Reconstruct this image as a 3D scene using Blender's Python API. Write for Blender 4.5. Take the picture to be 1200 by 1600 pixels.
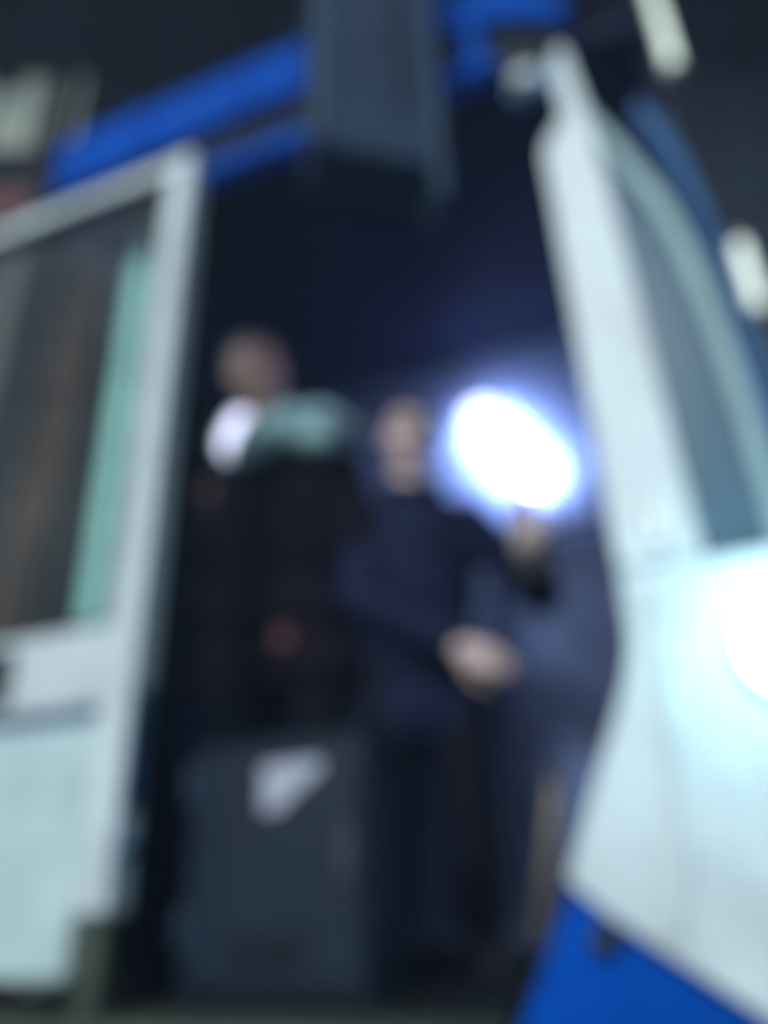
import bpy, bmesh, math, random
from mathutils import Vector, Matrix, Euler, noise
random.seed(7)
sc = bpy.context.scene
for o in list(bpy.data.objects):
    bpy.data.objects.remove(o)
R = math.radians
COL = sc.collection

# ------------------------------------------------------------------ camera
cam_d = bpy.data.cameras.new('camera')
cam = bpy.data.objects.new('camera', cam_d)
COL.objects.link(cam)
# looking 26 degrees up into the raised cabin, slight roll
cam.matrix_world = Matrix((
    (0.99948054, 0.03222815, 0.0, 0.0),
    (0.01417017, -0.43945474, -0.89815296, 0.0),
    (-0.02894581, 0.89768640, -0.43968314, 1.5),
    (0, 0, 0, 1)))
cam_d.sensor_fit = 'AUTO'
cam_d.sensor_width = 36.0
cam_d.lens = 27.0
cam_d.clip_start = 0.02
cam_d.clip_end = 500
cam_d.dof.use_dof = True            # the hand-held phone missed focus: lens stuck at close range
cam_d.dof.focus_distance = 0.12
cam_d.dof.aperture_fstop = 4.3
sc.camera = cam

# ------------------------------------------------------------------ world, sun, exposure
world = bpy.data.worlds.new('World')
sc.world = world
world.use_nodes = True
wn, wl = world.node_tree.nodes, world.node_tree.links
bg = wn['Background']
sky = wn.new('ShaderNodeTexSky')
sky.sky_type = 'NISHITA'
sky.sun_disc = False
sky.sun_elevation = R(36)
sky.sun_rotation = R(210)
sky.air_density = 1.3
sky.dust_density = 1.5
wl.new(sky.outputs['Color'], bg.inputs['Color'])
bg.inputs['Strength'].default_value = 0.10
sun_d = bpy.data.lights.new('sun', 'SUN')
sun_d.energy = 1.5
sun_d.angle = R(12)
sun_d.color = (0.82, 0.95, 1.0)
sun = bpy.data.objects.new('sun', sun_d)
sun.rotation_euler = (R(54), 0, R(-30))
sun.location = (0, -6, 8)
COL.objects.link(sun)
sc.view_settings.view_transform = 'Standard'
sc.view_settings.look = 'None'
sc.view_settings.exposure = 0.55
sc.view_settings.gamma = 1.0
sc.view_settings.use_curve_mapping = False
sc.cycles.use_denoising = True
sc.cycles.max_bounces = 4
sc.cycles.volume_bounces = 0
sc.cycles.caustics_reflective = False
sc.cycles.caustics_refractive = False

# ------------------------------------------------------------------ materials
MATS = {}
def mat(name, col, rough=0.5, metal=0.0, var=0.12, scale=6.0, bump=0.0, bscale=40.0, col2=None, spec=0.5):
    m = bpy.data.materials.new(name)
    m.use_nodes = True
    n, l = m.node_tree.nodes, m.node_tree.links
    b = n['Principled BSDF']
    tc = n.new('ShaderNodeTexCoord')
    nz = n.new('ShaderNodeTexNoise')
    nz.inputs['Scale'].default_value = scale
    nz.inputs['Detail'].default_value = 6
    l.new(tc.outputs['Object'], nz.inputs['Vector'])
    rp = n.new('ShaderNodeValToRGB')
    c2 = col2 or tuple(max(0, c * (1 - 2.2 * var)) for c in col)
    rp.color_ramp.elements[0].position = 0.36
    rp.color_ramp.elements[0].color = (*c2, 1)
    rp.color_ramp.elements[1].position = 0.60
    rp.color_ramp.elements[1].color = (*col, 1)
    l.new(nz.outputs['Fac'], rp.inputs['Fac'])
    l.new(rp.outputs['Color'], b.inputs['Base Color'])
    b.inputs['Roughness'].default_value = rough
    b.inputs['Metallic'].default_value = metal
    b.inputs['Specular IOR Level'].default_value = spec
    if bump:
        n2 = n.new('ShaderNodeTexNoise')
        n2.inputs['Scale'].default_value = bscale
        n2.inputs['Detail'].default_value = 5
        l.new(tc.outputs['Object'], n2.inputs['Vector'])
        bp = n.new('ShaderNodeBump')
        bp.inputs['Strength'].default_value = bump
        bp.inputs['Distance'].default_value = 0.01
        l.new(n2.outputs['Fac'], bp.inputs['Height'])
        l.new(bp.outputs['Normal'], b.inputs['Normal'])
    MATS[name] = m
    return m
def glass(name, col, rough, alpha_mix):
    m = bpy.data.materials.new(name)
    m.use_nodes = True
    n, l = m.node_tree.nodes, m.node_tree.links
    n.remove(n['Principled BSDF'])
    tr = n.new('ShaderNodeBsdfTransparent'); tr.inputs['Color'].default_value = (*col, 1)
    gl = n.new('ShaderNodeBsdfGlossy'); gl.inputs['Roughness'].default_value = rough
    fr = n.new('ShaderNodeFresnel'); fr.inputs['IOR'].default_value = 1.2
    mx = n.new('ShaderNodeMixShader')
    ge = n.new('ShaderNodeNewGeometry')
    iv = n.new('ShaderNodeMath'); iv.operation = 'SUBTRACT'; iv.inputs[0].default_value = 1.0
    l.new(ge.outputs['Backfacing'], iv.inputs[1])
    fm = n.new('ShaderNodeMath'); fm.operation = 'MULTIPLY'
    l.new(fr.outputs[0], fm.inputs[0]); l.new(iv.outputs[0], fm.inputs[1])
    fc = n.new('ShaderNodeMath'); fc.operation = 'MULTIPLY'; fc.inputs[1].default_value = 0.45   # reflection weakened so the pane stays dark
    l.new(fm.outputs[0], fc.inputs[0])
    l.new(fc.outputs[0], mx.inputs[0]); l.new(tr.outputs[0], mx.inputs[1]); l.new(gl.outputs[0], mx.inputs[2])
    df = n.new('ShaderNodeBsdfDiffuse'); df.inputs['Color'].default_value = (0.45, 0.5, 0.5, 1)
    nz = n.new('ShaderNodeTexNoise'); nz.inputs['Scale'].default_value = 3.0
    mm = n.new('ShaderNodeMath'); mm.operation = 'MULTIPLY'; mm.inputs[1].default_value = alpha_mix * 2
    l.new(nz.outputs['Fac'], mm.inputs[0])
    m2 = n.new('ShaderNodeMixShader')
    l.new(mm.outputs[0], m2.inputs[0]); l.new(mx.outputs[0], m2.inputs[1]); l.new(df.outputs[0], m2.inputs[2])
    l.new(m2.outputs[0], n['Material Output'].inputs['Surface'])
    MATS[name] = m
    return m
def frosted(name, col, trans):
    m = bpy.data.materials.new(name)
    m.use_nodes = True
    n, l = m.node_tree.nodes, m.node_tree.links
    n.remove(n['Principled BSDF'])
    d = n.new('ShaderNodeBsdfDiffuse'); d.inputs['Color'].default_value = (*col, 1)
    t = n.new('ShaderNodeBsdfTranslucent'); t.inputs['Color'].default_value = (*col, 1)
    x = n.new('ShaderNodeMixShader'); x.inputs[0].default_value = trans
    g = n.new('ShaderNodeBsdfGlossy'); g.inputs['Roughness'].default_value = 0.25
    x2 = n.new('ShaderNodeMixShader'); x2.inputs[0].default_value = 0.03
    l.new(d.outputs[0], x.inputs[1]); l.new(t.outputs[0], x.inputs[2])
    l.new(x.outputs[0], x2.inputs[1]); l.new(g.outputs[0], x2.inputs[2])
    l.new(x2.outputs[0], n['Material Output'].inputs['Surface'])
    MATS[name] = m
    return m
def emit(name, col, strength):
    m = bpy.data.materials.new(name)
    m.use_nodes = True
    n, l = m.node_tree.nodes, m.node_tree.links
    b = n['Principled BSDF']
    b.inputs['Base Color'].default_value = (0.8, 0.8, 0.8, 1)
    b.inputs['Emission Color'].default_value = (*col, 1)
    b.inputs['Emission Strength'].default_value = strength
    MATS[name] = m
    return m

mat('pale_paint', (0.60, 0.70, 0.72), 0.45, var=0.09, scale=4.5, bump=0.04, bscale=60)
mat('mint_paint', (0.50, 0.66, 0.66), 0.45, var=0.09, scale=5, bump=0.05, bscale=50)
mat('mint_post', (0.48, 0.84, 0.78), 0.45, var=0.08, scale=7)
mat('teal_frame', (0.22, 0.38, 0.40), 0.4, var=0.08)
mat('blue_paint', (0.001, 0.075, 0.44), 0.6, var=0.10, scale=5, spec=0.02, bump=0.05, bscale=45)
mat('blue_faded', (0.045, 0.13, 0.28), 0.6, var=0.10, scale=5, spec=0.1)
mat('rubber', (0.012, 0.017, 0.023), 0.6, spec=0.08, var=0.15)
mat('slot_steel', (0.07, 0.17, 0.29), 0.35, 0.5, var=0.12)
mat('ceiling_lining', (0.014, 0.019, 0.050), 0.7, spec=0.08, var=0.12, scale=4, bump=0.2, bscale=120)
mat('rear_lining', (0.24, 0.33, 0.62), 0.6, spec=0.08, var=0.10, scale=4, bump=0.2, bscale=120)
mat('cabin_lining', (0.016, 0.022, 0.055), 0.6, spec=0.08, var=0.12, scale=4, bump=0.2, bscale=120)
mat('floor_rubber', (0.008, 0.012, 0.014), 0.75, spec=0.08, var=0.2, scale=12, bump=0.3, bscale=90)
mat('sill_steel', (0.060, 0.080, 0.055), 0.55, 0.2, var=0.15, scale=14, bump=0.15)
mat('duct_steel', (0.024, 0.046, 0.085), 0.6, 0.0, spec=0.2, var=0.10, scale=4, bump=0.06)
mat('duct_edge', (0.045, 0.090, 0.140), 0.42, 0.2, var=0.08)
mat('cabinet_grey', (0.011, 0.022, 0.040), 0.45, spec=0.2, var=0.08, scale=5, bump=0.05)
mat('patch', (0.42, 0.45, 0.54), 0.6, var=0.05)
mat('bolt_dark', (0.03, 0.035, 0.03), 0.5, 0.4)
mat('latch_steel', (0.06, 0.08, 0.10), 0.4, 0.4)
mat('lamp_shell', (0.5, 0.55, 0.56), 0.35, 0.6)
mat('brass_rail', (0.20, 0.17, 0.13), 0.4, 0.4, var=0.1)
mat('roof_sheet', (0.050, 0.072, 0.072), 0.7, var=0.2, scale=3)
mat('roof_steel', (0.014, 0.010, 0.010), 0.6, 0.2, var=0.15)
mat('hall_wall', (0.040, 0.065, 0.100), 0.8, var=0.2, scale=1.2, bump=0.2, bscale=14)
mat('ground_concrete', (0.10, 0.105, 0.10), 0.85, var=0.18, scale=2.5, bump=0.3, bscale=30)
mat('brown_steel', (0.05, 0.036, 0.034), 0.6, 0.1, var=0.15)
mat('pink_board', (0.50, 0.22, 0.22), 0.7, var=0.06)
for i, c in enumerate([(0.085, 0.030, 0.022), (0.028, 0.024, 0.02), (0.085, 0.055, 0.048), (0.010, 0.014, 0.014), (0.09, 0.045, 0.028), (0.016, 0.03, 0.03)]):
    mat('timber_%d' % i, c, 0.85, var=0.36, scale=2.6, bump=0.2, spec=0.1)
mat('drum_green', (0.03, 0.055, 0.05), 0.45, 0.2)
mat('skin_ruddy', (0.80, 0.50, 0.44), 0.5, var=0.06, scale=30, bump=0.05, bscale=200)
mat('skin', (0.84, 0.63, 0.60), 0.5, var=0.06, scale=30, bump=0.05, bscale=200)
mat('hair_grey', (0.44, 0.42, 0.41), 0.6, var=0.2, scale=60, bump=0.5, bscale=160)
mat('hair_dark', (0.014, 0.014, 0.02), 0.5, var=0.2, scale=60, bump=0.5, bscale=160)
mat('coat_brown', (0.012, 0.009, 0.018), 0.8, spec=0.08, var=0.2, scale=9, bump=0.3, bscale=90)
mat('coat_navy', (0.015, 0.021, 0.060), 0.8, spec=0.08, var=0.2, scale=9, bump=0.3, bscale=90)
mat('trouser_dark', (0.008, 0.010, 0.018), 0.85, spec=0.08, var=0.2, scale=9, bump=0.3, bscale=90)
mat('added_cuff_beige', (0.66, 0.58, 0.50), 0.8, var=0.08, scale=14, bump=0.3, bscale=80)
mat('shoe_black', (0.014, 0.014, 0.013), 0.5)
mat('scarf_teal', (0.34, 0.56, 0.60), 0.85, var=0.14, scale=14, bump=0.4, bscale=80)
mat('eye_white', (0.6, 0.6, 0.58), 0.2, var=0.02)
mat('lip', (0.32, 0.12, 0.11), 0.5, var=0.05)
mat('red_badge', (0.12, 0.02, 0.02), 0.5, var=0.05)
glass('door_glass', (0.90, 0.95, 0.94), 0.02, 0.035)
frosted('quarter_glass', (0.07, 0.18, 0.26), 0.35)
emit('window_glow', (0.72, 0.95, 0.80), 0.16)  # panes emit their own light in place of daylight outside
emit('lens_interior', (0.62, 0.72, 1.0), 2.6)
emit('added_halo_strip', (0.70, 0.77, 1.0), 36.0)  # feeds the added strip behind the wall lamp
emit('lens_small', (0.72, 0.75, 1.0), 1.6)
emit('lens_work', (0.45, 0.88, 1.0), 9.0)
emit('tube_green', (0.80, 1.0, 0.85), 0.75)

# ------------------------------------------------------------------ mesh helpers
def link(o, parent=None):
    COL.objects.link(o)
    if parent:
        o.parent = parent
    return o
def tag(o, label=None, cat=None, group=None, kind=None):
    if label: o['label'] = label
    if cat: o['category'] = cat
    if group: o['group'] = group
    if kind: o['kind'] = kind
    return o
def empty(name, loc, rz=0.0, parent=None):
    o = bpy.data.objects.new(name, None)
    o.location = loc
    o.rotation_euler = (0, 0, rz)
    o.empty_display_size = 0.1
    return link(o, parent)
def from_bm(name, bm, m, parent=None, smooth=False):
    me = bpy.data.meshes.new(name)
    bm.normal_update()
    bmesh.ops.recalc_face_normals(bm, faces=bm.faces)
    bm.to_mesh(me); bm.free()
    me.materials.append(MATS[m])
    if smooth:
        for p in me.polygons: p.use_smooth = True
    return link(bpy.data.objects.new(name, me), parent)
def bm_box(bm, x0, x1, y0, y1, z0, z1):
    v = [bm.verts.new(p) for p in ((x0,y0,z0),(x1,y0,z0),(x1,y1,z0),(x0,y1,z0),(x0,y0,z1),(x1,y0,z1),(x1,y1,z1),(x0,y1,z1))]
    for f in ((0,3,2,1),(4,5,6,7),(0,1,5,4),(1,2,6,5),(2,3,7,6),(3,0,4,7)):
        bm.faces.new([v[i] for i in f])
def box(name, x0, x1, y0, y1, z0, z1, m, parent=None, bev=0.004):
    bm = bmesh.new()
    bm_box(bm, x0, x1, y0, y1, z0, z1)
    if bev:
        bmesh.ops.bevel(bm, geom=bm.edges[:], offset=bev, segments=2, affect='EDGES', profile=0.5)
    return from_bm(name, bm, m, parent)
def prism(name, pts, y0, y1, m, parent=None, bev=0.0):
    "outline in x,z extruded from y0 to y1"
    bm = bmesh.new()
    a = [bm.verts.new((x, y0, z)) for x, z in pts]
    b = [bm.verts.new((x, y1, z)) for x, z in pts]
    bm.faces.new(a); bm.faces.new(b[::-1])
    n = len(pts)
    for i in range(n):
        bm.faces.new((a[i], b[i], b[(i+1) % n], a[(i+1) % n]))
    bmesh.ops.recalc_face_normals(bm, faces=bm.faces)
    if bev:
        bmesh.ops.bevel(bm, geom=bm.edges[:], offset=bev, segments=2, affect='EDGES', profile=0.5)
    bmesh.ops.triangulate(bm, faces=[f for f in bm.faces if len(f.verts) > 4])
    return from_bm(name, bm, m, parent)
def band(name, outer, inner, y0, y1, m, parent=None, closed=False):
    "strip between two equal-length polylines in x,z, extruded in y"
    bm = bmesh.new()
    r = []
    for (ox, oz), (ix, iz) in zip(outer, inner):
        r.append([bm.verts.new((ox,y0,oz)), bm.verts.new((ix,y0,iz)), bm.verts.new((ix,y1,iz)), bm.verts.new((ox,y1,oz))])
    n = len(r)
    for i in range(n if closed else n-1):
        p, q = r[i], r[(i+1) % n]
        for k in range(4):
            bm.faces.new((p[k], p[(k+1) % 4], q[(k+1) % 4], q[k]))
    if not closed:
        bm.faces.new(r[0]); bm.faces.new(r[-1][::-1])
    return from_bm(name, bm, m, parent)
def tube_bm(bm, pts, radii, seg=14):
    "tube through points with hemispherical ends"
    pts = [Vector(p) for p in pts]
    if not isinstance(radii, (list, tuple)): radii = [radii] * len(pts)
    rings = []
    for i, p in enumerate(pts):
        t = (pts[min(i+1, len(pts)-1)] - pts[max(i-1, 0)]).normalized()
        up = Vector((0,0,1)) if abs(t.z) < 0.9 else Vector((1,0,0))
        a = t.cross(up).normalized(); b = t.cross(a)
        r = radii[i]
        if i == 0:
            for k in (0.15, 0.6, 0.9):
                rings.append([bm.verts.new(p - t*r*math.sqrt(1-k*k) + (a*math.cos(s)+b*math.sin(s))*r*k) for s in [2*math.pi*j/seg for j in range(seg)]])
        rings.append([bm.verts.new(p + (a*math.cos(s)+b*math.sin(s))*r) for s in [2*math.pi*j/seg for j in range(seg)]])
        if i == len(pts)-1:
            for k in (0.9, 0.6, 0.15):
                rings.append([bm.verts.new(p + t*r*math.sqrt(1-k*k) + (a*math.cos(s)+b*math.sin(s))*r*k) for s in [2*math.pi*j/seg for j in range(seg)]])
    for A, B in zip(rings, rings[1:]):
        for j in range(seg):
            bm.faces.new((A[j], A[(j+1) % seg], B[(j+1) % seg], B[j]))
    bm.faces.new(rings[0]); bm.faces.new(rings[-1][::-1])
def tube(name, pts, r, m, parent=None, seg=14):
    bm = bmesh.new()
    tube_bm(bm, pts, r, seg)
    return from_bm(name, bm, m, parent, smooth=True)
def ellipsoid_bm(bm, c, r, rot=None, seg=20):
    mtx = Matrix.Translation(Vector(c)) @ (rot.to_4x4() if rot else Matrix()) @ Matrix.Diagonal((*r, 1))
    bmesh.ops.create_uvsphere(bm, u_segments=seg, v_segments=seg*2//3, radius=1.0, matrix=mtx)
def lathe(name, prof, m, parent, loc, rot, seg=32):
    "profile (radius, height) turned about local z, placed with loc and rot"
    bm = bmesh.new()
    rings = [[bm.verts.new((r*math.cos(2*math.pi*j/seg), r*math.sin(2*math.pi*j/seg), h)) for j in range(seg)] for r, h in prof]
    for A, B in zip(rings, rings[1:]):
        for j in range(seg):
            bm.faces.new((A[j], A[(j+1) % seg], B[(j+1) % seg], B[j]))
    bm.faces.new(rings[0][::-1]); bm.faces.new(rings[-1])
    o = from_bm(name, bm, m, parent, smooth=True)
    o.location = loc; o.rotation_euler = rot
    return o

# ------------------------------------------------------------------ the hall (setting)
bm = bmesh.new()
bmesh.ops.create_grid(bm, x_segments=8, y_segments=8, size=40)
tag(from_bm('ground', bm, 'ground_concrete'), kind='structure')

HY = 3.6                                             # rear wall of the hall
# rear wall with a window opening at upper left
bm = bmesh.new()
wx0, wx1, wz0, wz1 = -3.10, -2.02, 6.10, 7.05
bm_box(bm, -9, wx0, HY, HY+0.2, 0, 7.2)
bm_box(bm, wx1, 9, HY, HY+0.2, 0, 7.2)
bm_box(bm, wx0, wx1, HY, HY+0.2, 0, wz0)
bm_box(bm, wx0, wx1, HY, HY+0.2, wz1, 7.2)
tag(from_bm('hall_wall', bm, 'hall_wall'), kind='structure')
# roof: corrugated sheet, purlins and rafters as parts
roof = empty('hall_roof', (0, 0, 0))
roof['kind'] = 'structure'
RZ = 7.15
def roof_z(y): return RZ + 0.03 * (y + 3)
bm = bmesh.new()
n = 180
rows = []
for y in (0.9, HY + 0.3):
    rows.append([bm.verts.new((-9.3 + 18.6*i/n, y, roof_z(y) + 0.03*math.sin(i*1.57))) for i in range(n+1)])
for i in range(n):
    bm.faces.new((rows[0][i], rows[0][i+1], rows[1][i+1], rows[1][i]))
r2 = bmesh.ops.solidify(bm, geom=bm.faces[:], thickness=0.02)
from_bm('roof_sheet', bm, 'roof_sheet', roof)
for y in (1.0, 1.45, 1.9, 2.35, 2.8, 3.25):
    box('purlin', -9.1, 9.1, y-0.06, y+0.06, roof_z(y)-0.22, roof_z(y)-0.04, 'roof_steel', roof, 0.006)
for x in (-6.6, -4.4, -2.6, -1.7, -0.8, 0.1, 1.4, 2.7, 4.4, 6.6):
    b_ = box('rafter', x-0.09, x+0.09, 0.93, HY-0.02, -0.16, 0.16, 'roof_steel', roof, 0.006)
    b_.location.z = roof_z(-3) - 0.40
    b_.rotation_euler.x = 0
    b_.rotation_euler.x = math.atan(0.03)

# ------------------------------------------------------------------ the cabin
CAB = (-0.3825, 1.615, 0.0)
cab = empty('machine_cabin', CAB, R(-21))
tag(cab, 'pale mint machine cabin with open doorway, sliding glazed door and blue roof band', 'cabin')
# base under the cabin floor
box('plinth', -0.46, 1.40, 0.075, 1.40, 0.0, 1.10, 'blue_paint', cab, 0.01)
box('floor', -0.45, 1.14, 0.06, 1.36, 1.11, 1.32, 'floor_rubber', cab, 0.004)
box('sill', -0.46, 0.58, -0.11, 0.055, 1.24, 1.305, 'sill_steel', cab, 0.008)
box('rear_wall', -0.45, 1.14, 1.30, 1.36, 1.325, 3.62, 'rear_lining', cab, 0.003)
for x in (-0.05, 0.36, 0.80):
    box('panel_seam', x-0.008, x+0.008, 1.292, 1.2995, 1.33, 2.72, 'cabin_lining', cab, 0.002)
tube('cable_conduit', [(0.95,1.28,1.33),(0.95,1.28,2.4),(0.93,1.28,2.6),(0.85,1.28,2.68),(0.3,1.28,2.70),(-0.40,1.28,2.70)], 0.012, 'rubber', cab, 10)
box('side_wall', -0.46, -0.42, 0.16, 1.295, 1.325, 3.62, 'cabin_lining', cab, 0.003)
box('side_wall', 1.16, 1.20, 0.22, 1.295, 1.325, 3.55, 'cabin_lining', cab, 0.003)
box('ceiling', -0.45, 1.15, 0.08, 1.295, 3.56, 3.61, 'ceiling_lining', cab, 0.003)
box('corner_post', -0.478, -0.405, 0.09, 0.15, 1.325, 3.50, 'mint_post', cab, 0.008)
box('door_jamb', -0.225, -0.165, 0.085, 0.15, 1.325, 3.50, 'rubber', cab, 0.004)
# blue roof band: level run on the left, bending down to the right
outer = [(-0.80,3.96),(-0.2,3.965),(0.3,3.96),(0.55,3.92),(0.74,3.86),(0.88,3.76),(0.985,3.65)]
inner = [(-0.80,3.70),(-0.2,3.72),(0.3,3.725),(0.55,3.725),(0.72,3.70),(0.85,3.66),(0.955,3.58)]
rb = band('roof_band', outer, inner, 0.0, 0.34, 'blue_paint', cab)
for x in (-0.42, -0.02):
    box('band_joint', x-0.012, x+0.012, -0.012, -0.001, 3.73, 3.945, 'blue_paint', rb, 0.003)
box('header_strip', -0.30, 0.78, -0.03, 0.03, 3.455, 3.515, 'blue_paint', cab, 0.004)
box('header_recess', -0.44, 0.95, 0.032, 0.075, 3.47, 3.698, 'rubber', cab, 0.003)
box('header_bracket', 0.70, 0.745, -0.035, -0.005, 3.517, 3.80, 'blue_paint', cab, 0.004)
so = [(1.10,3.235),(1.14,3.12),(1.165,2.97),(1.180,2.80),(1.190,2.60),(1.195,2.40),(1.198,2.1)]
si = [(1.075,3.19),(1.113,3.07),(1.138,2.93),(1.155,2.78),(1.164,2.58),(1.167,2.40),(1.17,2.1)]
band('side_band', so, si, 0.045, 0.16, 'blue_faded', cab)
# pillar on the right of the doorway
prism('pillar', [(0.915,3.38),(0.932,3.43),(0.955,3.42),(0.978,3.178),(0.995,2.6),(1.008,2.0),(0.862,2.0),(0.860,2.5),(0.858,3.07),(0.875,3.115),(0.915,3.17)], -0.03, 0.06, 'pale_paint', cab, 0.006)
lathe('roller', [(0.0,0),(0.028,0.0),(0.034,0.006),(0.034,0.03),(0.026,0.036),(0.0,0.036)], 'pale_paint', cab, (0.845, 0.0, 3.37), (R(90),0,0), 20)
box('roller_bracket', 0.80, 0.918, 0.003, 0.03, 3.335, 3.40, 'slot_steel', cab, 0.004)
lp = prism('lower_panel', [(0.862,1.995),(1.45,1.995),(1.45,1.02),(0.956,1.323),(0.760,1.453),(0.706,1.503),(0.745,1.59),(0.80,1.71),(0.845,1.81),(0.860,1.87)], -0.03, 0.045, 'pale_paint', cab, 0.006)
prism('pressed_rib', [(0.915,1.93),(0.935,1.93),(0.905,1.55),(0.865,1.42),(0.845,1.433),(0.885,1.56)], -0.040, -0.028, 'pale_paint', lp, 0.004)
prism('pressed_rib', [(1.03,1.75),(1.05,1.75),(1.04,1.45),(1.02,1.33),(1.00,1.34),(1.02,1.46)], -0.040, -0.028, 'pale_paint', lp, 0.004)
box('catch_plate', 0.93, 0.955, -0.046, -0.029, 2.03, 2.10, 'lamp_shell', cab, 0.004)
# rounded quarter window
qo = [(0.980,3.185),(1.04,3.02),(1.096,2.843),(1.122,2.69),(1.136,2.55),(1.146,2.40),(1.152,2.26),(1.156,2.0)]
qi = [(0.984,3.10),(1.018,2.98),(1.062,2.83),(1.088,2.68),(1.102,2.54),(1.112,2.39),(1.117,2.26),(1.12,2.0)]
qw = band('quarter_window', qo, qi, -0.015, 0.04, 'teal_frame', cab)
prism('pane', [(0.984,3.10),(1.018,2.98),(1.062,2.83),(1.088,2.68),(1.102,2.54),(1.112,2.39),(1.117,2.26),(1.12,2.0),(1.012,2.0),(0.998,2.6)], 0.012, 0.02, 'quarter_glass', qw)
# blue skirt at lower right with a dark bolt
sk = prism('skirt', [(0.709,1.495),(0.757,1.445),(0.95,1.318),(1.44,1.02),(1.44,0.70),(0.30,0.70),(0.565,1.225),(0.605,1.30)], 0.0, 0.06, 'blue_paint', cab, 0.005)
lathe('bolt', [(0.0,0),(0.024,0.0),(0.024,0.012),(0.018,0.02),(0.0,0.02)], 'bolt_dark', sk, (0.748, 0.0, 1.418), (R(90),0,0), 6)
# grab rail by the doorway
tube('grab_rail', [(0.69,0.10,1.66),(0.69,0.055,1.67),(0.688,0.04,1.64),(0.668,0.04,1.54),(0.642,0.04,1.43),(0.635,0.055,1.40),(0.635,0.10,1.39)], 0.011, 'brass_rail', cab)

# sliding door, glazed above, panelled below
door = empty('door', (0,0,0), 0, cab)
door['label'] = 'pale sliding door with large window, slid open to the left'
Y0, Y1 = -0.075, -0.005
DX0, DX1, DZ0, DZ1 = -1.55, -0.142, 1.36, 3.525
GX0, GX1, GZ0, GZ1 = -1.47, -0.222, 2.045, 3.465
box('stile', GX1, DX1, Y0, Y1, DZ0+0.11, DZ1, 'pale_paint', door, 0.008)
box('stile', DX0, GX0, Y0, Y1, DZ0, DZ1, 'pale_paint', door, 0.008)
box('top_rail', GX0+0.001, GX1-0.001, Y0+0.003, Y1-0.003, GZ1, DZ1-0.003, 'pale_paint', door, 0.006)
box('middle_rail', GX0+0.001, GX1-0.001, Y0+0.003, Y1-0.003, 1.865, GZ0, 'pale_paint', door, 0.006)
box('lower_panel', GX0+0.001, GX1-0.001, Y0+0.006, Y1-0.003, DZ0, 1.835, 'mint_paint', door, 0.012)
box('groove', GX0+0.001, GX1-0.001, Y0+0.03, Y1-0.01, 1.836, 1.864, 'slot_steel', door, 0)
g = 0.016
band('gasket', [(GX0,GZ0),(GX1,GZ0),(GX1,GZ1),(GX0,GZ1)], [(GX0+g,GZ0+g),(GX1-g,GZ0+g),(GX1-g,GZ1-g),(GX0+g,GZ1-g)], Y0+0.012, Y1-0.012, 'rubber', door, True)
box('pane', GX0+0.008, GX1-0.008, -0.043, -0.037, GZ0+0.008, GZ1-0.008, 'door_glass', door, 0)
box('latch_slot', DX1-0.003, DX1+0.003, Y0+0.010, Y1-0.008, 1.65, 1.90, 'slot_steel', door, 0.002)
lathe('latch_roller', [(0.0,0),(0.018,0),(0.02,0.004),(0.02,0.018),(0.0,0.02)], 'slot_steel', door, (DX1-0.002, -0.04, 1.585), (0,R(90),0), 18)
lathe('lock', [(0.0,0),(0.010,0),(0.012,0.003),(0.0,0.006)], 'bolt_dark', door, (DX1-0.001, -0.04, 3.02), (0,R(90),0), 16)
box('handle_recess', -0.62, -0.480, Y0-0.004, Y0+0.02, 1.885, 2.02, 'rubber', door, 0.004)
tube('handle', [(-0.56,Y0-0.002,1.90),(-0.56,Y0-0.03,1.92),(-0.56,Y0-0.03,1.99),(-0.56,Y0-0.002,2.01)], 0.008, 'lamp_shell', door)
box('foot_bracket', -0.205, -0.150, -0.065, -0.015, 1.305, 1.468, 'sill_steel', door, 0.006)
for x in (-1.3, -0.45):
    lathe('screw', [(0.0,0),(0.011,0),(0.011,0.003),(0.004,0.006),(0.0,0.006)], 'lamp_shell', door, (x, Y0+0.007, 1.60), (R(90),0,0), 14)
box('door_rail', -0.80, -0.305, 0.0, 0.07, 3.50, 3.56, 'blue_paint', cab, 0.004)

# ------------------------------------------------------------------ lamps that are lit in the photograph
def oblong_lamp(name, local, w, h, tilt, label, lens='lens_interior', turn=0, bowl=False):
    t = empty(name, (0,0,0))
    t.matrix_world = Matrix.Translation(CAB) @ Matrix.Rotation(R(-21),4,'Z') @ Matrix.Translation(local) @ Matrix.Rotation(R(turn),4,'Z') @ Matrix.Rotation(R(tilt),4,'Y')
    tag(t, label, 'lamp', 'lamps on the cabin rear wall')
    def rr(w, h, r, k=6):
        pts = []
        for cx, cz, a0 in ((w/2-r,h/2-r,0),(-w/2+r,h/2-r,90),(-w/2+r,-h/2+r,180),(w/2-r,-h/2+r,270)):
            for i in range(k+1):
                a = R(a0 + 90*i/k)
                pts.append((cx + r*math.cos(a), cz + r*math.sin(a)))
        return pts
    prism('housing', rr(w-0.004 if bowl else w+0.03, h-0.004 if bowl else h+0.03, w*0.42), 0.0, 0.02 if bowl else 0.055, 'lamp_shell', t)
    if bowl:
        prism('lens', rr(w, h, w*0.45), -0.022, -0.001, lens, t)
        prism('added_halo_strip', rr(w-0.02, h-0.02, w*0.40), 0.021, 0.058, 'added_halo_strip', t)  # unseen strip added behind the lens to wash the wall with glow
    else:
        prism('lens', rr(w, h, w*0.42), -0.02, -0.001, lens, t)
    return t
oblong_lamp('wall_lamp', (0.465, 1.205, 3.045), 0.15, 0.46, -34, 'large oblong lamp glaring white behind the right person shoulder', bowl=True)
oblong_lamp('wall_lamp', (-0.36, 0.60, 2.93), 0.13, 0.22, 20, 'small white lamp glowing between door edge and left person', 'lens_small', 80)

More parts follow.
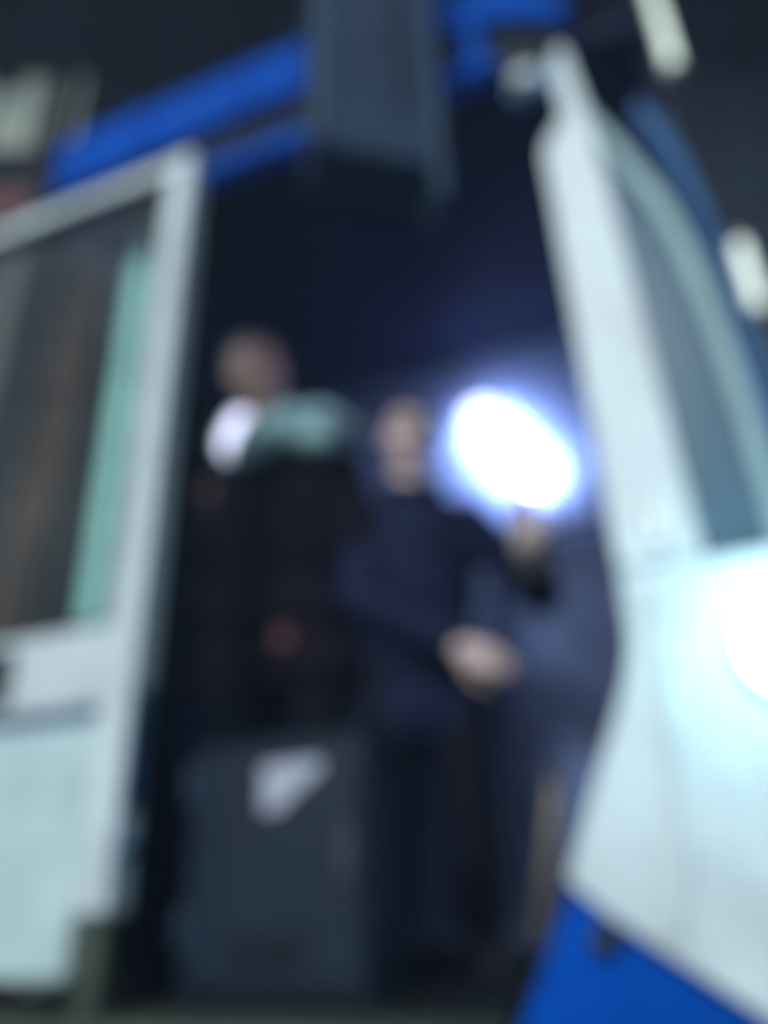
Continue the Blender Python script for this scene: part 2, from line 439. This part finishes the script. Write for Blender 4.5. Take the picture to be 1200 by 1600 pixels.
# work lamp on the right-hand panel
wlp = empty('work_lamp', (0,0,0))
wlp.matrix_world = Matrix.Translation(CAB) @ Matrix.Rotation(R(-21),4,'Z') @ Matrix.Translation((1.115, -0.032, 1.825))
tag(wlp, 'round white work lamp glaring on the pale right panel', 'lamp')
lathe('bezel', [(0.0,0),(0.092,0),(0.096,0.006),(0.096,0.016),(0.090,0.024),(0.0,0.024)], 'pale_paint', wlp, (0,0,0), (R(90),0,0))
lathe('lens', [(0.0,0.025),(0.086,0.025),(0.090,0.06),(0.090,0.09),(0.082,0.125),(0.063,0.152),(0.034,0.170),(0.0,0.175)], 'lens_work', wlp, (0,0,0), (R(90),0,0))

# ------------------------------------------------------------------ hanging steel duct over the doorway
duct = empty('hanging_duct', (-0.127, 1.144, 0), R(15.9))
tag(duct, 'dark grey steel duct hanging down over the doorway from above', 'duct')
TOPZ = 7.0
box('casing', 0.0, 0.277, 0.0, 0.15, 2.965, TOPZ, 'duct_steel', duct, 0.006)
box('edge_strip', 0.003, 0.026, -0.012, -0.001, 2.975, TOPZ-0.01, 'duct_edge', duct, 0.003)
box('edge_strip', 0.278, 0.300, -0.012, 0.10, 2.875, TOPZ-0.01, 'duct_edge', duct, 0.003)

for z in (3.02, 3.30, 3.58, 3.86):
    for x in (0.0145, 0.289):
        lathe('bolt', [(0.0,0),(0.007,0),(0.007,0.004),(0.0,0.006)], 'bolt_dark', duct, (x, -0.012, z), (R(90),0,0), 6)
tube('cable', [(0.20,-0.008,7.0),(0.205,-0.012,5.0),(0.20,-0.010,3.6),(0.21,-0.012,3.2),(0.215,0.0,3.12)], 0.006, 'rubber', duct, 8)
# ------------------------------------------------------------------ cabinet in the doorway
cabn = empty('control_cabinet', (0,0,1.32))
cabn.matrix_world = Matrix.Translation(CAB) @ Matrix.Rotation(R(-21),4,'Z') @ Matrix.Translation((0,0,1.32))
tag(cabn, 'dark grey steel cabinet standing on the cabin floor in the doorway', 'cabinet')
box('carcass', -0.100, 0.310, 0.11, 0.30, 0.0, 0.455, 'cabinet_grey', cabn, 0.01)
box('front_panel', -0.088, 0.298, 0.098, 0.1095, 0.03, 0.425, 'cabinet_grey', cabn, 0.004)
box('lid', -0.104, 0.314, 0.105, 0.305, 0.456, 0.472, 'cabinet_grey', cabn, 0.005)
box('latch', 0.262, 0.284, 0.086, 0.0975, 0.20, 0.29, 'latch_steel', cabn, 0.003)
for z in (0.09, 0.36):
    tube('hinge', [(-0.094,0.100,z),(-0.094,0.100,z+0.06)], 0.008, 'duct_edge', cabn, 10)
for z in (0.055, 0.07, 0.085, 0.10):
    box('vent_slat', 0.02, 0.19, 0.092, 0.0975, z, z+0.007, 'rubber', cabn, 0.001)
sheet = prism('pale_patch', [(0.084,0.418),(0.220,0.421),(0.218,0.398),(0.165,0.362),(0.135,0.335),(0.115,0.324),(0.085,0.328)], 0.0935, 0.0965, 'patch')  # thin pale irregular patch on the front panel
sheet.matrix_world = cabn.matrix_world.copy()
tag(sheet, 'pale irregular patch on the dark grey cabinet front', 'patch')

# ------------------------------------------------------------------ people
def remeshed(name, bm, m, parent, voxel, smooth=3, wrinkle=0.0):
    me = bpy.data.meshes.new('tmp')
    bmesh.ops.recalc_face_normals(bm, faces=bm.faces)
    bm.to_mesh(me); bm.free()
    t = bpy.data.objects.new('tmp', me)
    COL.objects.link(t)
    r = t.modifiers.new('r', 'REMESH'); r.mode = 'VOXEL'; r.voxel_size = voxel
    s = t.modifiers.new('s', 'SMOOTH'); s.factor = 0.5; s.iterations = smooth
    dg = bpy.context.evaluated_depsgraph_get()
    out = bpy.data.meshes.new_from_object(t.evaluated_get(dg))
    bpy.data.objects.remove(t)
    if wrinkle:
        out.update()
        nn = [v.normal.copy() for v in out.vertices]
        for v, nv in zip(out.vertices, nn):
            p = v.co
            w = noise.noise((p.x*11 + p.z*5, p.y*11, p.z*13 - p.x*6)) + 0.5*noise.noise((p.x*30+5, p.y*30, p.z*34))
            v.co = p + nv * w * wrinkle
    out.name = name
    out.materials.clear(); out.materials.append(MATS[m])
    for p in out.polygons: p.use_smooth = True
    return link(bpy.data.objects.new(name, out), parent)

def hand(bm, wrist, direction, palm_n, side, curl=0.45):
    "palm, four jointed fingers of unequal length and a thumb; side +1/-1 puts the thumb"
    d = Vector(direction).normalized()
    nrm = Vector(palm_n); nrm = (nrm - d*nrm.dot(d)).normalized()
    s = d.cross(nrm).normalized() * side
    w = Vector(wrist)
    for i, (off, ln, base) in enumerate(((0.027,0.072,0.080),(0.009,0.080,0.085),(-0.010,0.074,0.082),(-0.027,0.058,0.074))):
        k = w + d*base + s*off
        tube_bm(bm, [w + d*0.01 + s*off*0.6, k], [0.017, 0.0135], 10)
        dirv = d.copy(); p = k
        for j, fr in enumerate((0.45, 0.32, 0.23)):
            ang = curl * (0.7 + 0.5*j) + 0.06*i
            dirv = (d*math.cos(curl*0.6*(j+1)+0.05*i) + nrm*math.sin(curl*0.6*(j+1)+0.05*i)).normalized()
            q = p + dirv*ln*fr
            r0 = 0.0098 - 0.0008*j - (0.0012 if i == 3 else 0)
            tube_bm(bm, [p, q], [r0, r0-0.0008], 9)
            p = q
    t0 = w + d*0.022 + s*0.026
    t1 = t0 + (d*0.55 + s*0.75 + nrm*0.3).normalized()*0.040
    t2 = t1 + (d*0.85 + s*0.35 + nrm*0.35).normalized()*0.030
    t3 = t2 + (d*0.95 + s*0.05 + nrm*0.40).normalized()*0.024
    tube_bm(bm, [t0, t1], [0.016, 0.012], 10); tube_bm(bm, [t1, t2], [0.012, 0.0105], 10); tube_bm(bm, [t2, t3], [0.0105, 0.009], 10)

def person(base, J, head_rot, label, coat, trousers, hair, hands, scarf=None, badge=None, coat_len=0.16, girth=1.0, skin='skin', hs=1.0, added_cuff=None):
    B = Vector(base)
    root = empty('person', B)
    tag(root, label, 'person')
    V = {k: Vector(p) - B for k, p in J.items()}
    hr = Euler([R(a) for a in head_rot], 'XYZ').to_matrix()
    H = V['head']
    def hp(x, y, z): return H + hr @ Vector((x*hs, y*hs, z*hs))
    mid = lambda a, b, t=0.5: V[a].lerp(V[b], t)
    # ---- body: one continuous surface
    bm = bmesh.new()
    ellipsoid_bm(bm, hp(0, 0.012, 0.028), (0.075*hs, 0.094*hs, 0.092*hs), hr)
    ellipsoid_bm(bm, hp(0, -0.022, -0.045), (0.058*hs, 0.066*hs, 0.072*hs), hr)
    ellipsoid_bm(bm, hp(0, -0.066, -0.095), (0.026*hs, 0.022*hs, 0.020*hs), hr)
    tube_bm(bm, [hp(0,-0.084,0.014), hp(0,-0.108,-0.030)], [0.009, 0.014], 10)
    for s in (-1, 1):
        tube_bm(bm, [hp(s*0.010,-0.090,0.028), hp(s*0.048,-0.074,0.030)], [0.010, 0.009], 10)
        tube_bm(bm, [hp(s*0.012,-0.098,-0.036), hp(s*0.006,-0.100,-0.034)], [0.009, 0.010], 8)
        ellipsoid_bm(bm, hp(s*0.045,-0.062,-0.028), (0.022*hs, 0.020*hs, 0.020*hs), hr)
        ellipsoid_bm(bm, hp(s*0.077, 0.008, -0.005), (0.010*hs, 0.020*hs, 0.032*hs), hr)
    tube_bm(bm, [hp(-0.020,-0.083,-0.060), hp(0.020,-0.083,-0.060)], [0.010, 0.010], 10)
    tube_bm(bm, [hp(0, 0.018, -0.06), V['neck'], V['chest']], [0.056, 0.058, 0.075], 14)
    sh_dir = (V['sh_r'] - V['sh_l']).normalized()
    yaw = Matrix.Rotation(math.atan2(sh_dir.y, sh_dir.x), 3, 'Z')
    ellipsoid_bm(bm, mid('chest','waist',0.30), (0.160, 0.105, 0.20), yaw)
    ellipsoid_bm(bm, mid('waist','chest',0.20), (0.140, 0.100, 0.17), yaw)
    ellipsoid_bm(bm, V['hip'], (0.160, 0.115, 0.13), yaw)
    for s in ('l', 'r'):
        tube_bm(bm, [mid('neck','chest',0.6), V['sh_'+s], V['el_'+s]], [0.060, 0.056, 0.040], 14)
        tube_bm(bm, [V['el_'+s], mid('el_'+s,'wr_'+s,0.3), V['wr_'+s]], [0.040, 0.040, 0.026], 12)
        hd, hn, hside, curl = hands[s]
        hand(bm, V['wr_'+s], hd, hn, hside, curl)
        tube_bm(bm, [V['hipj_'+s], mid('hipj_'+s,'kn_'+s), V['kn_'+s]], [0.085, 0.075, 0.052], 14)
        tube_bm(bm, [V['kn_'+s], mid('kn_'+s,'an_'+s,0.35), V['an_'+s]], [0.052, 0.053, 0.036], 12)
        f = V['an_'+s] + Vector((0,0,-0.035))
        tube_bm(bm, [f + Vector((0,0.03,0)), f + V['toe_'+s]*0.12], [0.032, 0.026], 12)
    body = remeshed('body', bm, skin, root, 0.0065, 3)
    # ---- face details
    for s in (-1, 1):
        bm = bmesh.new(); ellipsoid_bm(bm, hp(s*0.031,-0.0755,0.008), (0.0125,0.0125,0.0095), hr, 14)
        from_bm('eye', bm, 'eye_white', root, True)
        bm = bmesh.new(); ellipsoid_bm(bm, hp(s*0.031,-0.0860,0.008), (0.0052,0.0028,0.0052), hr, 12)
        from_bm('iris', bm, 'hair_dark', root, True)
        tube('eyebrow', [hp(s*0.014,-0.100,0.030), hp(s*0.032,-0.095,0.036), hp(s*0.052,-0.082,0.031)], [0.003,0.004,0.0025], hair, root, 8)
    tube('mouth', [hp(-0.024,-0.088,-0.061), hp(-0.008,-0.0945,-0.058), hp(0.008,-0.0945,-0.058), hp(0.024,-0.088,-0.061)], [0.003,0.0055,0.0055,0.003], 'lip', root, 10)
    # ---- hair: shell over the skull, open at the face
    bm = bmesh.new()
    ellipsoid_bm(bm, (0,0,0), (0.085, 0.104, 0.102), None, 36)
    kill = [v for v in bm.verts if (v.co.y < -0.045 and v.co.z < 0.038 + 0.35*abs(v.co.x)) or (v.co.y < -0.005 and v.co.z < 0.0) or v.co.z < -0.055]
    bmesh.ops.delete(bm, geom=kill, context='VERTS')
    for v in bm.verts:
        p = v.co
        v.co = p * (1 + 0.05*noise.noise(p*40) + 0.03*noise.noise(p*110))
    bmesh.ops.solidify(bm, geom=bm.faces[:], thickness=0.014)
    for v in bm.verts: v.co = hp(v.co.x, v.co.y+0.012, v.co.z+0.030)
    from_bm('hair', bm, hair, root, True)
    # ---- clothes
    bm = bmesh.new()
    tube_bm(bm, [V['neck'] + Vector((0,0.01,0.0)), V['chest']], [0.070, 0.095], 16)
    ellipsoid_bm(bm, mid('chest','waist',0.30), (0.190*girth, 0.135, 0.225), yaw)
    ellipsoid_bm(bm, mid('waist','chest',0.15), (0.178*girth, 0.132, 0.20), yaw)
    ellipsoid_bm(bm, V['hip'], (0.192*girth, 0.145, 0.15), yaw)
    tube_bm(bm, [V['hip'] + yaw @ Vector((-0.07-0.19*(girth-1),0,-coat_len)), V['hip'] + yaw @ Vector((0.07+0.19*(girth-1),0,-coat_len))], 0.125, 18)
    for s in ('l', 'r'):
        tube_bm(bm, [mid('neck','chest',0.75), V['sh_'+s], mid('sh_'+s,'el_'+s), V['el_'+s]], [0.080, 0.078, 0.066, 0.060], 16)
        tube_bm(bm, [V['el_'+s], mid('el_'+s,'wr_'+s), mid('el_'+s,'wr_'+s,0.86)], [0.060, 0.052, 0.046], 14)
    remeshed('coat', bm, coat, root, 0.010, 5, 0.004)
    bm = bmesh.new()
    for i in range(15):      # standing collar
        a = R(-200 + 220*i/14)
    tube_bm(bm, [V['neck'] + yaw @ Vector((0.078*math.cos(R(a)), 0.074*math.sin(R(a)), 0.022 - 0.022*max(0, -math.sin(R(a))))) for a in range(-75, 256, 15)], 0.022, 8)
    remeshed('collar', bm, coat, root, 0.007, 2)
    bm = bmesh.new()
    ellipsoid_bm(bm, V['hip'] + Vector((0,0,-0.03)), (0.165, 0.122, 0.13), yaw)
    for s in ('l', 'r'):
        tube_bm(bm, [V['hipj_'+s], mid('hipj_'+s,'kn_'+s), V['kn_'+s], mid('kn_'+s,'an_'+s), V['an_'+s] + Vector((0,0,0.02))], [0.098, 0.090, 0.074, 0.068, 0.062], 16)
    remeshed('trousers', bm, trousers, root, 0.010, 4, 0.005)
    for s in ('l', 'r'):
        f = V['an_'+s]; t = V['toe_'+s]
        bm = bmesh.new()
        tube_bm(bm, [Vector((f.x,f.y+0.02,0.046)), Vector((f.x,f.y,0.046)) + t*0.06, Vector((f.x,f.y,0.040)) + t*0.15], [0.044, 0.045, 0.038], 14)
        tube_bm(bm, [Vector((f.x,f.y+0.01,0.05)), Vector((f.x,f.y+0.005,0.10))], [0.044, 0.044], 12)
        for v in bm.verts: v.co.z = max(v.co.z, 0.004)
        remeshed('shoe', bm, 'shoe_black', root, 0.007, 2)
    if added_cuff:  # pale cuff added to widen the bright shape at the raised hand
        bm = bmesh.new()
        tube_bm(bm, [mid('el_'+added_cuff,'wr_'+added_cuff,0.70), mid('el_'+added_cuff,'wr_'+added_cuff,1.12)], [0.048, 0.050], 16)
        remeshed('added_cuff', bm, 'added_cuff_beige', root, 0.008, 2, 0.004)
    if scarf:
        bm = bmesh.new()
        for pts, rad in scarf:
            tube_bm(bm, [Vector(p) - B for p in pts], rad, 14)
        remeshed('scarf', bm, 'scarf_teal', root, 0.009, 3, 0.008)
    if badge:
        bm = bmesh.new()
        bmesh.ops.create_cone(bm, cap_ends=True, segments=20, radius1=0.028, radius2=0.025, depth=0.008, matrix=Matrix.Translation(Vector(badge) - B) @ Matrix.Rotation(R(90),4,'X'))
        from_bm('badge', bm, 'red_badge', root)
    return root

FZ = 1.322
# right person: faces the camera, one hand across the waist, other raised at the shoulder
person((0.09, 2.16, FZ), dict(
    head=(0.090,2.125,2.795), neck=(0.092,2.155,2.605), chest=(0.092,2.165,2.47), waist=(0.092,2.165,2.26), hip=(0.092,2.165,2.10),
    sh_l=(-0.075,2.165,2.515), el_l=(-0.075,2.035,2.225), wr_l=(0.185,1.940,2.045),
    sh_r=(0.262,2.155,2.505), el_r=(0.445,2.090,2.240), wr_r=(0.402,1.925,2.325),
    hipj_l=(-0.005,2.165,2.08), kn_l=(-0.015,2.12,1.77), an_l=(-0.02,2.16,FZ+0.085), toe_l=(-0.2,-1,0),
    hipj_r=(0.188,2.165,2.08), kn_r=(0.20,2.12,1.77), an_r=(0.21,2.16,FZ+0.085), toe_r=(0.2,-1,0)),
    (8, 4, 4), 'person in navy coat standing on the right, one hand raised beside the glaring lamp',
    'coat_navy', 'trouser_dark', 'hair_dark',
    dict(l=((1,-0.12,-0.40), (0.1,1,0.2), -1, 0.5), r=((-0.18,-0.25,1), (-0.3,-1,0.0), 1, 0.3)), added_cuff='r')
# left person: taller, behind the cabinet, head tilted, teal scarf
person((-0.31, 2.14, FZ), dict(
    head=(-0.405,2.085,3.035), neck=(-0.345,2.125,2.845), chest=(-0.320,2.140,2.68), waist=(-0.31,2.145,2.41), hip=(-0.31,2.145,2.22),
    sh_l=(-0.515,2.150,2.655), el_l=(-0.585,2.150,2.36), wr_l=(-0.475,2.115,2.16),
    sh_r=(-0.120,2.115,2.665), el_r=(-0.045,2.120,2.36), wr_r=(-0.150,2.110,2.16),
    hipj_l=(-0.415,2.145,2.20), kn_l=(-0.42,2.11,1.80), an_l=(-0.425,2.15,FZ+0.085), toe_l=(-0.15,-1,0),
    hipj_r=(-0.205,2.145,2.20), kn_r=(-0.20,2.11,1.80), an_r=(-0.195,2.15,FZ+0.085), toe_r=(0.15,-1,0)),
    (10, -14, 28), 'grey-haired person in dark coat and teal scarf standing behind the cabinet',
    'coat_brown', 'trouser_dark', 'hair_grey',
    dict(l=((0.45,0.1,-0.8), (0,1,0), -1, 0.35), r=((-0.45,0.1,-0.8), (0,1,0), 1, 0.35)),
    scarf=[([(-0.43,2.03,2.71),(-0.36,1.99,2.74),(-0.26,1.98,2.775),(-0.17,2.01,2.80),(-0.10,2.06,2.80)], [0.045,0.055,0.062,0.058,0.040]),
           ([(-0.43,2.10,2.80),(-0.41,2.04,2.79),(-0.33,2.01,2.82),(-0.26,2.06,2.84),(-0.26,2.14,2.85),(-0.33,2.20,2.86),(-0.41,2.17,2.83)], [0.04]*7),
           ([(-0.30,1.985,2.75),(-0.18,1.975,2.71)], [0.05,0.045])],
    badge=(-0.285,2.000,2.115), girth=1.28, skin='skin_ruddy', hs=1.06)

# ------------------------------------------------------------------ things standing in the hall behind
col = empty('steel_column', (-2.03, 3.35, 0))
tag(col, 'brown steel column standing in front of the pale hall window', 'column')
box('shaft', -0.02, 0.02, -0.09, 0.09, 0.0, 6.6, 'brown_steel', col, 0.004)
box('flange', -0.045, 0.045, -0.105, -0.091, 0.0, 6.6, 'brown_steel', col, 0.002)
box('base_plate', -0.18, 0.18, -0.18, 0.18, 0.0, 0.025, 'brown_steel', col, 0.003)

win = empty('window', (0, HY, 0))
tag(win, 'pale self-glowing hall window high behind the brown column', 'window')
band('frame', [(wx0,wz0),(wx1,wz0),(wx1,wz1),(wx0,wz1)], [(wx0+0.06,wz0+0.06),(wx1-0.06,wz0+0.06),(wx1-0.06,wz1-0.06),(wx0+0.06,wz1-0.06)], 0.03, 0.12, 'brown_steel', win, True)
nx, nz = 3, 2
pw, ph = (wx1-wx0-0.12)/nx, (wz1-wz0-0.12)/nz
for i in range(nx):
    for j in range(nz):
        box('pane', wx0+0.06+i*pw+0.012, wx0+0.06+(i+1)*pw-0.012, 0.07, 0.078, wz0+0.06+j*ph+0.012, wz0+0.06+(j+1)*ph-0.012, 'window_glow', win, 0)
for i in range(1, nx):
    x = wx0+0.06+i*pw
    box('glazing_bar', x-0.0118, x+0.0118, 0.055, 0.095, wz0+0.061, wz1-0.061, 'brown_steel', win, 0)

pb = box('pink_board', -2.75, -2.28, HY-0.035, HY-0.005, 5.42, 5.72, 'pink_board')
tag(pb, 'pink board on the hall wall at the left edge, above the door', 'board')

# boards leaning upright behind the sliding door
bspec = [(-2.30,0.20,4.6,0),(-2.06,0.17,5.1,2),(-1.86,0.16,4.1,1),(-1.66,0.19,4.9,4),(-1.46,0.14,4.4,3),(-1.28,0.17,5.0,2),(-1.09,0.15,4.0,0),(-0.92,0.14,4.6,5)]
blabels = ['wide brown board leaning at far left behind the door glass', 'tall pale grey-brown board second from left behind the door glass', 'short dark brown board third from left behind the door glass',
    'tan board fourth from left behind the door glass', 'dark narrow board fifth from left behind the door glass', 'pale board third from the mint post behind the door glass',
    'short brown board second from the mint post behind the door glass', 'dark greenish board nearest the mint post behind the door glass']
for (x, w, h, mi), lb in zip(bspec, blabels):
    o = box('wooden_board', -w/2, w/2, -0.02, 0.02, 0.0, h, 'timber_%d' % mi, None, 0.004)
    o.location = (x, HY-0.56, 0.006)
    o.rotation_euler = (-math.atan2(0.50, h), R(random.uniform(-1.2,1.2)), R(random.uniform(-4,4)))
    tag(o, lb, 'board', 'boards leaning behind the sliding door')

# tube lamps hanging upright at the upper right of the hall
def tube_lamp(loc, ln, label):
    t = empty('tube_lamp', loc)
    tag(t, label, 'lamp', 'tube lamps hung upright from the hall roof')
    box('tray', -0.035, 0.035, 0.022, 0.05, 0.0, ln, 'lamp_shell', t, 0.006)
    tube('tube_light', [(0,0,0.04),(0,0,ln-0.04)], 0.028, 'tube_green', t)
    for z in (0.01, ln-0.01):
        box('end_cap', -0.03, 0.03, -0.03, 0.0215, z-0.02, z+0.02, 'lamp_shell', t, 0.006)
    tube('hanger', [(0,0.036,ln),(0,0.036,roof_z(loc[1])-0.05-loc[2])], 0.008, 'roof_steel', t, 8)
    return t
tube_lamp((1.59, 2.6, 5.28), 0.80, 'pale green tube lamp hanging at the top edge, right of the cabin')
tl = tube_lamp((1.83, 2.9, 3.92), 0.46, 'lower pale green tube lamp at the right edge beside the blue side band')
box('junction_box', 0.03, 0.11, -0.03, 0.03, -0.06, 0.05, 'brass_rail', tl, 0.006)

# ------------------------------------------------------------------ haze added to spread the lamp glow
bm = bmesh.new()
bm_box(bm, -41, 41, -41, 41, -1.0, 7.6)
hz = from_bm('haze', bm, 'pale_paint')
hm = bpy.data.materials.new('added_haze')
hm.use_nodes = True
hn = hm.node_tree.nodes
hn.remove(hn['Principled BSDF'])
pv = hn.new('ShaderNodeVolumePrincipled')
pv.inputs['Color'].default_value = (0.50, 0.68, 1.0, 1)
pv.inputs['Density'].default_value = 0.016
pv.inputs['Anisotropy'].default_value = 0.3
hm.node_tree.links.new(pv.outputs['Volume'], hn['Material Output'].inputs['Volume'])
hz.data.materials.clear(); hz.data.materials.append(hm)
tag(hz, 'thin bluish haze added round the scene to spread lamp glow', 'haze', kind='stuff')
